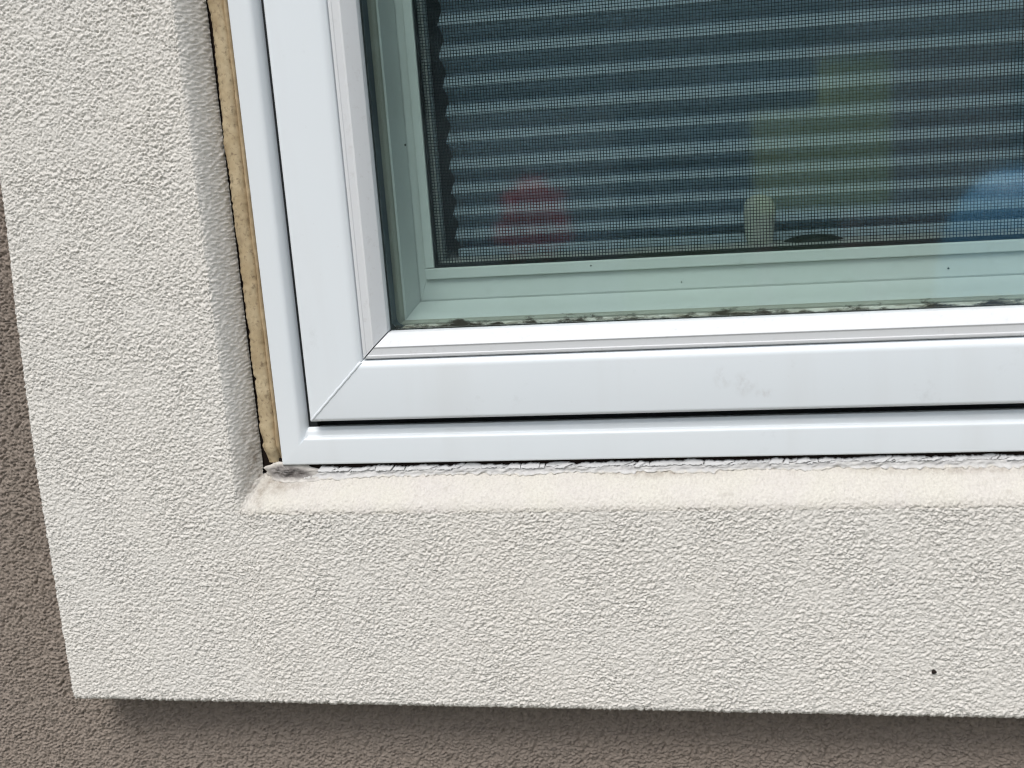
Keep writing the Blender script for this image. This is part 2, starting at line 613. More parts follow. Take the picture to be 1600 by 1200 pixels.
# ------------------------------------------------------------------ ground
m = M['paving'] = material("paving", (0.20, 0.19, 0.175), 0.9, 0.2)
setcol(m, mix(m, noise_tex(m, 3, 6).outputs[0], (0.17, 0.16, 0.145), (0.24, 0.23, 0.21)))
m = M['lawn'] = material("lawn", (0.06, 0.09, 0.03), 0.95, 0.1)
setcol(m, mix(m, noise_tex(m, 2.5, 8, 0.7).outputs[0], (0.035, 0.06, 0.02), (0.09, 0.12, 0.045)))
V = [(-200, -200, 0), (200, -200, 0), (200, 200, 0), (-200, 200, 0)]
tag(mesh_obj("lawn", V, [(0, 1, 2, 3)], M['lawn'], survey=False), kind="structure")
V = [(-9, -2.6, 0.004), (9, -2.6, 0.004), (9, 0.1, 0.004), (-9, 0.1, 0.004)]
tag(mesh_obj("pavement", V, [(0, 1, 2, 3)], M['paving'], survey=False), kind="structure")

# ------------------------------------------------------------------ main wall
# opening and trim in survey units
XC, ZC = -0.2058, 1.2124            # front crease of the trim reveal, left and bottom
XR, ZT = 1.040, 2.790               # right and top creases
WL, WB, DEP, TF = 0.0132, 0.0236, 0.026, -0.014
XO, ZO = -0.3611, 1.0632            # outer left and bottom edge of the trim
XOR, ZOT = 1.199, 2.939
YW = 0.030

u = graded([(-3.6, -0.60, 0.30), (-0.60, -0.50, 0.004), (-0.50, -0.30, 0.00080), (-0.30, 0.42, 0.00090), (0.42, 0.60, 0.004), (0.60, 1.14, 0.05), (1.14, 6.0, 0.4)])
v = graded([(-0.882, 0.88, 0.12), (0.88, 0.94, 0.004), (0.94, 1.10, 0.00075), (1.10, 1.56, 0.0009), (1.56, 1.66, 0.006), (1.66, 2.86, 0.15), (2.86, 4.4, 0.25)])
# only the part left of and below the trim is close enough for sculpted relief
Xg, Zg = np.meshgrid(u, v, indexing='ij')
xm, zm = Xg * S, Zg * S
w0 = sample(T_LUMP, PX, xm * .8, zm * .8)
h = np.tanh(sample(T_LUMP, PX, xm * .8, zm * .8 + 0.0006 * w0) * 1.0 + 0.3) + 0.50 * np.tanh(sample(T_TORN, PX, xm + .11, zm + .07)) + 0.25 * sample(T_GRAIN, PX, xm, zm)
Yg = YW - h * 0.00100 / S
P = np.stack([Xg, Yg, Zg], -1)
uc, vc = (u[:-1] + u[1:]) / 2, (v[:-1] + v[1:]) / 2
hole = ((uc > -0.30) & (uc < 1.14))[:, None] & ((vc > 1.10) & (vc < 2.86))[None, :]
V, F = compact(P.reshape(-1, 3), grid_faces(~hole))
wall = mesh_obj("house_wall", V, F, M['wall'], smooth=True)
tag(wall, "taupe brown rough rendered house wall behind the pale window surround", "wall")
print("wall verts", len(V))

# ------------------------------------------------------------------ pale window surround (one block with sloped reveals)
R0 = 0.0042                                    # rounding of the outer arris
SK = YW - TF + 0.004                           # depth of the outer return
quarter = R0 * math.pi / 2


def skirt(c, edge):
    """coordinate c runs past the outer edge (c < edge + R0 bends round). returns position, depth"""
    d = np.maximum(edge + R0 - c, 0)
    a = np.minimum(d / R0, math.pi / 2)
    ext = np.maximum(d - quarter, 0)
    pos = np.where(d > 0, edge + R0 - R0 * np.sin(a), c)
    return pos, R0 * (1 - np.cos(a)) + ext


u = graded([(XO + R0 - quarter - SK, XO + R0 - quarter, 0.003), (XO + R0 - quarter, XO + R0, 0.0007), (XO + R0, XC - 0.002, 0.00062),
            (XC - 0.002, XC + WL, 0.00034), (XC + WL, 0.40, 0.00064), (0.40, XR - WL, 0.04), (XR - WL, XR, 0.004), (XR, XOR, 0.02)])
v = graded([(ZO + R0 - quarter - SK, ZO + R0 - quarter, 0.0016), (ZO + R0 - quarter, ZO + R0, 0.0006), (ZO + R0, ZC - 0.002, 0.00056),
            (ZC - 0.002, ZC + WB, 0.00060), (ZC + WB, 1.63, 0.00060), (1.63, ZT - WL, 0.05), (ZT - WL, ZT, 0.004), (ZT, ZOT, 0.02)])
Ug, Vg = np.meshgrid(u, v, indexing='ij')
px_, ky = skirt(Ug, XO)
pz_, kz = skirt(Vg, ZO)
q = np.minimum(np.minimum((Ug - XC) / WL, (XR - Ug) / WL), np.minimum((Vg - ZC) / WB, (ZT - Vg) / WL))
qa, qb = np.minimum((Ug - XC) / WL, (XR - Ug) / WL), np.minimum((Vg - ZC) / WB, (ZT - Vg) / WL)
kk = np.clip(0.5 + 0.5 * (qb - qa) / 0.35, 0, 1)              # coved inner corner
q = qb + (qa - qb) * kk - 0.35 * kk * (1 - kk)
qc = np.clip(q, 0, 1)
ease = np.where(qc < 0.44, qc * qc / 0.88, qc - 0.22) / 0.78      # softened front crease
Yb = TF + DEP * ease + np.maximum(ky, kz)
# rounded lower left corner
cx, cz, RC = XO + 0.0065, ZO + 0.0065, 0.0065
dx, dz = px_ - cx, pz_ - cz
rr = np.hypot(dx, dz)
sel = (dx < 0) & (dz < 0) & (rr > RC)
k = np.where(sel, RC / np.maximum(rr, 1e-9), 1)
px_, pz_ = cx + dx * k, cz + dz * k
# hand-trowelled left edge leans a little
zz = np.array([0.0, 1.063, 1.168, 1.248, 1.339, 1.438, 1.60, 3.0])
oo = np.array([0.0, 0.0, 0.0003, 0.0007, 0.0041, 0.0097, 0.016, 0.02])
lean = np.interp(pz_, zz, oo) * np.clip((XC - px_) / (XC - XO), 0, 1)
px_ = px_ + lean
P = np.stack([px_, Yb, pz_], -1)
N = grid_normals(P)
N *= np.sign(-(N[len(u) // 3, len(v) // 8, 1]))            # outward
xm, zm = px_ * S, pz_ * S
side = np.maximum(ky, kz) * S
f1 = sample(T_FINE, PX, xm + side * .7, zm + side)
f2 = sample(T_MID, PX, xm, zm + side)
f3 = sample(T_GRAIN, PX, xm, zm + side)
f4 = sample(T_BIG, PX, xm, zm)
g0 = sample(T_TORN, PX, xm + side * .7, zm + side)
g1 = sample(T_TORN, PX, xm + side * .7 + 0.00012 * g0, zm + side + 0.00034 * g0)      # lips dragged downwards by the float
g2 = sample(T_TORN2, PX, xm, zm + side)
g2 = sample(T_TORN2, PX, xm, zm + side + 0.00034 * g2)
pits = smoothstep(1.9, 2.7, sample(T_LUMP, PX, xm * 1.7 + .21, zm * 1.7 + .09))
g3 = sample(T_LUMP, PX, xm + .05, zm + side)
patch = smoothstep(-0.6, 0.6, sample(T_BIG, PX, xm + .13, zm + .04))
rel = 0.72 * np.tanh((g1 * patch + g2 * (1 - patch)) * 1.2 + 0.3) + 0.36 * np.tanh(g3) + 0.12 * f3 - 1.3 * pits
amp = 0.00064 * (1 + 0.12 * f4)
on_slope = (Vg > ZC) & (qc > 0) & ((Vg - ZC) / WB <= np.minimum((Ug - XC) / WL, (XR - Ug) / WL))
onleft = (qc > 0) & ~on_slope
rel2 = 0.45 * f3 + 0.55 * np.tanh(g1) + 0.2 * g3
w2 = smoothstep(0.02, 0.25, qc)
disp = rel * amp * (1 - w2) + rel2 * np.where(on_slope, 0.00029, 0.00034) * w2
dirv = N
P = P + dirv * (disp / S)[..., None]
# wavering inner edge of the reveal
uc, vc = (u[:-1] + u[1:]) / 2, (v[:-1] + v[1:]) / 2
UC, VC = np.meshgrid(uc, vc, indexing='ij')
qcell = np.minimum(np.minimum((UC - XC) / WL, (XR - UC) / WL), np.minimum((VC - ZC) / WB, (ZT - VC) / WL))
keep = qcell < 1
slope_cell = (VC > ZC) & (qcell > 0) & ((VC - ZC) / WB + 0.16 * sample(T_LUMP, PX, UC * S, VC * S) <= np.minimum((UC - XC) / WL, (XR - UC) / WL)) & keep
surround = empty("window_surround", W((0.42, TF, ZO)), "off white stucco window surround with raised rough face framing the white window", "window trim")
V, F = compact(P.reshape(-1, 3), grid_faces(keep & ~slope_cell))
mesh_obj("render_face", V, F, M['trim'], surround, smooth=True)
print("trim verts", len(V))
V, F = compact(P.reshape(-1, 3), grid_faces(slope_cell))
tag(mesh_obj("sill_slope", V, F, M['slope'], surround, smooth=True), "smoother cream sloped sill under the window")


def blob(name, c, r, mat, parent, flat=0.5, n=10, rings=4):
    V = [(c[0], c[1] - r * flat, c[2])]
    F = []
    for i in range(1, rings + 1):
        a = i / rings * math.pi / 2
        for k in range(n):
            th = 2 * math.pi * k / n
            w = 1 + 0.18 * math.sin(3 * th + c[0] * 900)
            V.append((c[0] + r * w * math.sin(a) * math.cos(th), c[1] - r * flat * math.cos(a), c[2] + r * w * math.sin(a) * math.sin(th)))
    for k in range(n):
        F.append((0, 1 + k, 1 + (k + 1) % n))
        for i in range(rings - 1):
            a, b = 1 + i * n + k, 1 + i * n + (k + 1) % n
            F.append((a, a + n, b + n, b))
    return mesh_obj(name, V, F, mat, parent, smooth=True)


sp = blob("insect", (0.2745, TF - 0.0006, 1.0975), 0.0017, M['speck'], None, 0.6)  # raised dark dot drawn for a small hole in the stucco
tag(sp, "tiny round dark speck on the pale stucco low in the right corner", "insect")  # no insect: the dot stands in for a small hole in the stucco

# dark joint behind the reveal edges (backing so that cracks look into dirt, not into the room)
# ------------------------------------------------------------------ window
FX0, FX1, FZ0, FZ1 = -0.1752, 1.0135, 1.2432, 2.7655
window = empty("window", W((0.42, 0.006, FZ0)), "white vinyl casement window with green tinted double glazing", "window")
frect = (FX0, FX1, FZ0, FZ1)
jamb = fillet([(-16, 100), (-16, 17), (0.0, 17), (0.0, 6, 1.2), (15.6, 6, 2.4), (20.3, 12.5, 5), (20.8, 22, 2), (20.8, 100)])
sillp = fillet([(-16, 100), (-16, 17), (0.0, 17), (0.0, 6, 1.4), (19.4, 6, 1.6), (20.6, 9.0, 0.8), (24.4, 9.6, 1.2), (27.0, 13.0, 1.0), (24.0, 15.0), (24.0, 100)])
# equal point counts are needed only where bars share a mitre; bars here meet with butt lines hidden by the profile
jx = [a for a, y in jamb]


def ends(prof_from, prof_to):
    """inset of the neighbouring bar at each depth, so the joint closes"""
    ys = np.array([y for a, y in prof_to])
    aa = np.array([a for a, y in prof_to])
    res = []
    for a, y in prof_from:
        i = int(np.argmin(np.abs(ys - y) + 0.02 * np.abs(aa - a)))
        res.append((aa[i], y))
    return res


rail("frame_jamb", jamb, 'left', frect, M['vinyl'], window, prof2=[(a, y) for a, y in jamb])
rail("frame_jamb", jamb, 'right', frect, M['vinyl'], window)
rail("frame_head", jamb, 'top', frect, M['vinyl'], window)
rail("frame_sill", sillp, 'bottom', frect, M['vinyl'], window, prof2=[(min(a, 20.8), y) for a, y in sillp])
# weatherstrip between frame and sash, black and set forward to darken the gap
ws = empty
b = MB()
b.box(-0.1552, -0.1484, 0.0150, 0.020, 1.262, 2.745)
b.box(0.9867, 0.9953, 0.0135, 0.020, 1.262, 2.745)
b.box(-0.1510, 0.9895, 0.0265, 0.0325, 1.262, 1.2800)
b.box(-0.1510, 0.9895, 0.0265, 0.0325, 2.729, 2.745)
mesh_obj("weatherstrip", b.v, b.f, M['rubber'], window)

SX0, SX1, SZ0, SZ1 = -0.1487, 0.9870, 1.2762, 2.7390
srect = (SX0, SX1, SZ0, SZ1)
sash = bpy.data.objects.new("sash", None)
COL.objects.link(sash)
sash.parent = window
sash.empty_display_size = 0.03
stile = fillet([(0.4, 40), (0.4, 0, 3.0), (39.6, 0, 2.4), (43.2, 2.6, 1.2), (43.9, 7), (43.9, 40)])
bead = fillet([(44.3, 12), (44.3, 1.5, 0.9), (46.6, 1.3, 0.7), (47.0, 1.75, 0.4), (51.6, 1.65, 0.5), (52.6, 0.9, 0.8), (61.1, 10.0, 0.5), (61.4, 14.3), (61.4, 17)])
for s_, nm in (('left', "sash_stile"), ('right', "sash_stile"), ('top', "sash_rail"), ('bottom', "sash_rail")):
    rail(nm, stile, s_, srect, M['vinyl'], sash, gap=0.12)
    rail("glazing_bead", bead, s_, srect, M['bead_vinyl'], sash, gap=0.55)
# welded corner seams
for (ax, az, sx_, sz_) in ((SX0, SZ0, 1, 1), (SX1, SZ0, -1, 1), (SX0, SZ1, 1, -1), (SX1, SZ1, -1, -1)):
    V, F = [], []
    nn = 26
    for i in range(nn + 1):
        t = 0.0016 + (0.0425 - 0.0016) * i / nn
        wob = 0.00010 * math.sin(i * 1.7) + random.uniform(-.00008, .00008)
        for kx, dy in ((-0.0011, 0.0002), (-0.0006, -0.00055), (0.0006, -0.00055), (0.0011, 0.0002)):
            off = kx + wob
            yb = 0.0 if t > 0.003 else (0.003 - t) * 0.5
            if t > 0.0400:
                yb = (t - 0.0400) * 0.6
            V.append((ax + sx_ * (t + off * 0.707), yb + dy, az + sz_ * (t - off * 0.707)))
    for i in range(nn):
        for k in range(3):
            F.append((i * 4 + k, i * 4 + k + 1, i * 4 + k + 5, i * 4 + k + 4))
    mesh_obj("weld_seam", V, F, M['vinyl'], sash, smooth=True)

GX0, GX1, GZ0, GZ1 = -0.0950, 0.9330, 1.3300, 2.6850
panes = []
for y0, y1 in ((0.0146, 0.0180), (0.0310, 0.0344)):
    panes.append(box("glass_pane", GX0, GX1, y0, y1, GZ0, GZ1, M['glass'], window))
# mould creeping along the foot of the outer pane
nx = 60
V, F = [], []
for i in range(nx + 1):
    x = -0.0840 + (0.92 + 0.0840) * i / nx
    V += [(x, 0.0186, 1.3372), (x, 0.0186, 1.3455)]
for i in range(nx):
    F.append((2 * i, 2 * i + 2, 2 * i + 3, 2 * i + 1))
o = mesh_obj("mould_film", V, F, M['mould'], panes[0])
uvl = o.data.uv_layers.new(name="UVMap")
for p in o.data.polygons:
    for li in p.loop_indices:
        vi = o.data.loops[li].vertex_index
        uvl.data[li].uv = (V[vi][0] * 10, vi % 2)

# spacer between the panes, rounded at its corners, coloured dark as if shaded at the side, pale as if lit below
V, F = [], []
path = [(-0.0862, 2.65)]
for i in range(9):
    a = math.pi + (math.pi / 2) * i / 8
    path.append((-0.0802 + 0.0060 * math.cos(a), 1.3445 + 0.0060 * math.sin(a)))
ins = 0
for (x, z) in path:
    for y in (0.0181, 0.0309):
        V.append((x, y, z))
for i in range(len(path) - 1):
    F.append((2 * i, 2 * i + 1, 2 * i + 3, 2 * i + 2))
tag(mesh_obj("spacer", V, F, M['spacer_shaded'], window, smooth=True), "dark spacer strip down the side of the glass, shade put into its colour")
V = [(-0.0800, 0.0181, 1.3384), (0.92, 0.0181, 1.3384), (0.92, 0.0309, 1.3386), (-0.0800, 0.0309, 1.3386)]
tag(mesh_obj("spacer", V, [(0, 1, 2, 3)], M['spacer_lit'], window), "pale mottled lower spacer strip, light from above put into its colour")

# inner faces seen through the glass: (left inset x, depth, bottom z)
def ring(name, pts, mat, parent, sides=('left', 'bottom', 'right', 'top'), gap=0.0):
    """pts: (x at left, y, z at bottom); right and top mirror the left insets"""
    pl = [((x - FX0) * 1000, y * 1000) for x, y, z in pts]
    pb = [((z - FZ0) * 1000, y * 1000) for x, y, z in pts]
    for s_ in sides:
        if s_ == 'left':
            rail(name, pl, 'left', frect, mat, parent, gap, prof2=pb)
        elif s_ == 'right':
            rail(name, pl, 'right', frect, mat, parent, gap, prof2=pb)
        elif s_ == 'bottom':
            rail(name, pb, 'bottom', frect, mat, parent, gap, prof2=pl)
        else:
            rail(name, pl, 'top', frect, mat, parent, gap)


ring("glazing_tape", [(-0.0890, 0.0346, 1.3360), (-0.0846, 0.0346, 1.3392), (-0.0832, 0.0362, 1.3402), (-0.0824, 0.0390, 1.3408), (-0.0890, 0.0390, 1.3360)], M['beige_line'], window)
ring("inner_sash_frame", [(-0.0960, 0.0392, 1.3300), (-0.0822, 0.0392, 1.3408), (-0.0812, 0.0400, 1.3416), (-0.0800, 0.0500, 1.3448), (-0.0795, 0.0556, 1.3463),
                          (-0.0780, 0.0690, 1.3492), (-0.0960, 0.0690, 1.3300)], M['inner_vinyl'], window, gap=0.10)
ring("screen_stop", [(-0.0900, 0.0900, 1.3350), (-0.0900, 0.0700, 1.3350), (-0.0776, 0.0698, 1.3499), (-0.0770, 0.0694, 1.3505), (-0.0722, 0.0700, 1.3650),
                     (-0.0700, 0.0730, 1.3680), (-0.0700, 0.0900, 1.3680)], M['inner_vinyl'], window, gap=0.16)
# interior liner and stool behind the screen
b = MB()
b.box(-0.0720, -0.0598, 0.0765, 0.0905, 1.3650, 2.66)
mesh_obj("jamb_liner", b.v, b.f, M['inner_vinyl'], window)
b = MB()
b.box(0.9000, 0.9150, 0.0765, 0.0905, 1.3650, 2.66)
mesh_obj("jamb_liner", b.v, b.f, M['inner_vinyl'], window)
box("sill_stool", -0.0700, 0.93, 0.0770, 0.150, 1.3520, 1.3778, M['stool'], window, bev=0.001)

# insect screen: frame bars, spline and woven mesh
screen = bpy.data.objects.new("insect_screen", None)
COL.objects.link(screen)
screen.parent = window
screen.empty_display_size = 0.03
BX0, BX1, BZ0, BZ1 = -0.0717, 0.9100, 1.3657, 2.6500
box("screen_bar", BX0, BX1, 0.0668, 0.0740, BZ0, 1.3737, M['inner_vinyl'], screen, bev=0.0007)
box("screen_bar", BX0, BX1, 0.0668, 0.0740, BZ1 - 0.008, BZ1, M['inner_vinyl'], screen, bev=0.0007)
box("screen_bar", BX0 + 0.0002, -0.0646, 0.0670, 0.0740, 1.3741, BZ1 - 0.0084, M['inner_vinyl'], screen, bev=0.0007)
box("screen_bar", BX1 - 0.0072, BX1, 0.0670, 0.0740, 1.3741, BZ1 - 0.0084, M['inner_vinyl'], screen, bev=0.0007)
b = MB()
b.box(-0.0644, -0.0628, 0.0690, 0.0745, 1.3742, 2.640)
b.box(0.9000, 0.9026, 0.0690, 0.0745, 1.3742, 2.640)
b.box(-0.0644, 0.9026, 0.0691, 0.0746, 1.3738, 1.3759)
b.box(-0.0644, 0.9026, 0.0691, 0.0746, 2.6390, 2.6416)
mesh_obj("spline", b.v, b.f, M['rubber'], screen)
b = MB()
PITCH, WT = 0.00218, 0.00025
x = -0.0625
while x < 0.900:
    j = random.uniform(-.00005, .00005)
    b.box(x - WT + j, x + WT + j, 0.0716, 0.0721, 1.3750, 2.640)
    x += PITCH
z = 1.3764
while z < 2.639:
    j = random.uniform(-.00004, .00004)
    b.box(-0.0634, 0.9020, 0.07205, 0.0725, z - WT + j, z + WT + j)
    z += PITCH
tag(mesh_obj("woven_mesh", b.v, b.f, M['mesh'], screen), kind="stuff")

# crank: cream knob standing on the stool, dark cover beside it
crank = bpy.data.objects.new("crank_handle", None)
COL.objects.link(crank)
crank.parent = window
crank.empty_display_size = 0.02


def lathe(name, c, prof, mat, parent, sx=1.0, sy=1.0, n=24):
    V, F = [], []
    for r, h in prof:
        for k in range(n):
            a = 2 * math.pi * k / n
            V.append((c[0] + r * sx * math.cos(a), c[1] + r * sy * math.sin(a), c[2] + h))
    for i in range(len(prof) - 1):
        for k in range(n):
            F.append((i * n + k, i * n + (k + 1) % n, (i + 1) * n + (k + 1) % n, (i + 1) * n + k))
    F.append(tuple(range(n))[::-1])
    F.append(tuple((len(prof) - 1) * n + k for k in range(n)))
    return mesh_obj(name, V, F, mat, parent, smooth=True)


lathe("knob", (0.1708, 0.0855, 1.3776), [(0.0085, 0), (0.0096, 0.004), (0.0107, 0.014), (0.0112, 0.023), (0.0106, 0.028), (0.0088, 0.0318), (0.005, 0.0340), (0.0012, 0.0347)], M['knob'], crank, 1.0, 0.55)
lathe("crank_cover", (0.2080, 0.0880, 1.3776), [(0.0210, 0), (0.0195, 0.0014), (0.0150, 0.0030), (0.0090, 0.0041), (0.003, 0.0045)], M['dark_plastic'], crank, 1.0, 0.4)

blob("fly_speck", (-0.0774, 0.0640, 1.4640), 0.00075, M['speck'], window, 0.6)
for (x, y, z, r) in ((0.115, 0.0690, 1.3550, .0005), (0.0512, 0.0664, 1.3702, .0006), (0.296, 0.0690, 1.3560, .0007)):
    blob("fly_speck", (x, y, z), r, M['speck'], window, 0.6, 8, 3)

# ------------------------------------------------------------------ cellular shade behind the screen
shade = empty("pleated_shade", W((0.42, 0.106, 1.3735)), "blue grey pleated cellular shade lowered behind the insect screen", "window shade")
edges = [1.3932, 1.4090, 1.4262, 1.4440, 1.4627, 1.4825, 1.5035, 1.5247, 1.5468]
while edges[-1] < 2.60:
    edges.append(edges[-1] + 0.0224)
# fold lines sit where the lit face turns under; seams lie between them
bprof = [(0.0, 0.1108), (0.05, 0.1092), (0.16, 0.1042), (0.34, 0.0984), (0.48, 0.0949), (0.52, 0.0943), (0.545, 0.0948), (0.59, 0.0985), (0.68, 0.1036), (0.82, 0.1082), (0.93, 0.1104), (1.0, 0.1108)]
X0, X1 = -0.0538, 0.9060
seams = []
for i in range(len(edges)):
    e = edges[i]
    up = (edges[i + 1] - e) if i + 1 < len(edges) else 0.0224
    seams.append(e - 0.5 * (e - edges[i - 1]) if i else e - 0.0085)
for i in range(len(edges) - 1):
    z0, z1 = seams[i], seams[i + 1]
    e = edges[i]
    jag = random.uniform(-0.0006, 0.0006)
    V, F = [], []
    loop = [(y + random.uniform(-.0002, .0002), z1 - t * (z1 - z0)) for t, y in bprof]
    loop += [(0.2220 - y, z) for y, z in loop[-2:0:-1]]
    nseg = 14
    n = len(loop)
    sag = random.uniform(-0.0009, 0.0009)
    for k in range(nseg + 1):
        x = X0 + jag + (X1 - X0) * k / nseg
        wv = 0.0007 * math.sin(k * 1.3 + i * 2.7) + 0.0005 * math.sin(k * 0.6 + i * 5.1) + sag
        for q_, (y, z) in enumerate(loop):
            w_ = wv if 2 < q_ < 9 else 0
            V.append((x, y + w_, z + w_ * 0.6))
    for k in range(nseg):
        for q_ in range(n):
            F.append((k * n + q_, k * n + (q_ + 1) % n, (k + 1) * n + (q_ + 1) % n, (k + 1) * n + q_))
    o = mesh_obj("pleat", V, F, M['fabric'], shade, smooth=True)
    o.data.set_sharp_from_angle(angle=math.radians(40))
box("bottom_rail", X0 + 0.0015, X1 - 0.0015, 0.0950, 0.1200, 1.3782, seams[0] - 0.0003, M['fabric'], shade, bev=0.0015)

# ------------------------------------------------------------------ sealant: tan bead down the left jamb
def tan_strip(xa, xb, ya, bulge, z0, z1, jag, seed, nx=14, dz=0.0011):
    zs = graded([(z0, 1.64, dz), (1.64, z1, 0.05)])
    r = np.random.default_rng(seed)
    def walk(sc, amp):
        n = len(zs)
        w = np.convolve(r.standard_normal(n + 40), np.hanning(sc) / np.sqrt((np.hanning(sc) ** 2).sum()), 'same')[20:20 + n]
        return w * amp
    le = xa + walk(4, jag * 0.35) + walk(31, jag) + np.clip(walk(9, jag) - 0.9 * jag, 0, None) * 1.0
    re = xb + walk(7, jag * 0.3)
    V = np.zeros((nx + 1, len(zs), 3))
    for i in range(nx + 1):
        t = i / nx
        V[i, :, 0] = le + (re - le) * t
        V[i, :, 2] = zs
        hh = math.sin(math.pi * min(max(t, 0), 1)) ** 0.6
        ridge = 0.35 * math.sin(2 * math.pi * t * 1.5 + 0.5)
        V[i, :, 1] = ya - bulge * hh * (1 + 0.12 * ridge)
    n1 = sample(T_GRAIN, PX, V[..., 0] * S, V[..., 2] * S) * 0.00006 + sample(T_LUMP, PX, V[..., 0] * S * 2, V[..., 2] * S * .6) * 0.00006
    V[..., 1] -= n1 / S * np.linspace(0, 1, nx + 1)[:, None] ** 0.3
    # lower end tapers into the corner
    f = smoothstep(z0, z0 + 0.012, zs)
    V[..., 1] += (1 - f) * 0.004
    mid = (xa * 0.45 + xb * 0.55)
    V[..., 0] = mid + (V[..., 0] - mid) * (0.72 + 0.28 * f)
    return V


bead_root = empty("sealant_bead", W((-0.183, 0.008, 1.2470)), "tan stained sealant bead running down the left jamb beside a dark crack", "sealant")
G = tan_strip(-0.1908, -0.1772, 0.0105, 0.0052, 1.2445, 2.76, 0.0007, 21)
mesh_obj("bead_body", G.reshape(-1, 3), grid_faces(np.ones((G.shape[0] - 1, G.shape[1] - 1), bool)), M['tan'], bead_root, smooth=True)
G = tan_strip(-0.1782, -0.1751, 0.0082, 0.0030, 1.2478, 2.76, 0.00022, 22, nx=6)
tag(mesh_obj("bead_skin", G.reshape(-1, 3), grid_faces(np.ones((G.shape[0] - 1, G.shape[1] - 1), bool)), M['tan_edge'], bead_root, smooth=True), "darker thin edge of old sealant against the frame")
box("dirt_line", -0.1965, -0.1760, 0.0135, 0.0165, 1.2360, 2.775, M['crack'], bead_root)

# ------------------------------------------------------------------ sealant: cracked white caulk under the frame
caulk = empty("cracked_caulk", W((0.42, 0.010, 1.2330)), "cracked white caulk line under the window frame with dark jagged split", "sealant")
box("open_crack", -0.1880, 1.03, 0.0118, 0.0165, 1.2330, 1.2470, M['crack'], caulk)
# smear feathering out over the sloped sill
xs = graded([(-0.1600, 0.40, 0.0011), (0.40, 1.02, 0.02)])
r = np.random.default_rng(5)


def walk1(n, sc, amp, r=r):
    k = np.hanning(sc + 2)[1:-1]
    return np.convolve(r.standard_normal(n + 200), k / np.sqrt((k ** 2).sum()), 'same')[100:100 + n] * amp


nz = 10
low = 1.2318 + walk1(len(xs), 3, 0.00040) + walk1(len(xs), 41, 0.0005)
top = 1.2384 + walk1(len(xs), 5, 0.00022) + walk1(len(xs), 21, 0.0003)
G = np.zeros((len(xs), nz + 1, 3))
for j in range(nz + 1):
    t = j / nz
    zrow = low + (top - low) * t
    G[:, j, 0] = xs
    G[:, j, 2] = zrow
    base = TF + DEP * ((np.clip((zrow - ZC) / WB, 0, 1) - 0.22) / 0.78)
    G[:, j, 1] = np.minimum(base, 0.0100) - 0.0004 - 0.0012 * math.sin(math.pi * min(t * 1.05, 1))
G[:, 0, 1] += 0.0045
G[:, 1, 1] += 0.0010
G[:, nz, 1] += 0.0012
G[..., 1] -= (sample(T_FINE, PX, G[..., 0] * S, G[..., 2] * S) * 0.00024 + sample(T_GRAIN, PX, G[..., 0] * S, G[..., 2] * S) * 0.00016) / S
o = mesh_obj("caulk_smear", G.reshape(-1, 3), grid_faces(np.ones((len(xs) - 1, nz), bool)), M['smear'], caulk, smooth=True)


def set_uv(o, vals):
    """per-vertex (u, v)"""
    uvl = o.data.uv_layers.new(name="UVMap")
    li = np.zeros(len(o.data.loops), np.int32)
    o.data.loops.foreach_get("vertex_index", li)
    uvl.data.foreach_set("uv", np.asarray(vals, np.float32)[li].ravel())


set_uv(o, np.stack(np.broadcast_arrays(xs[:, None] * 10, np.linspace(0, 1, nz + 1)[None, :]), -1).reshape(-1, 2))
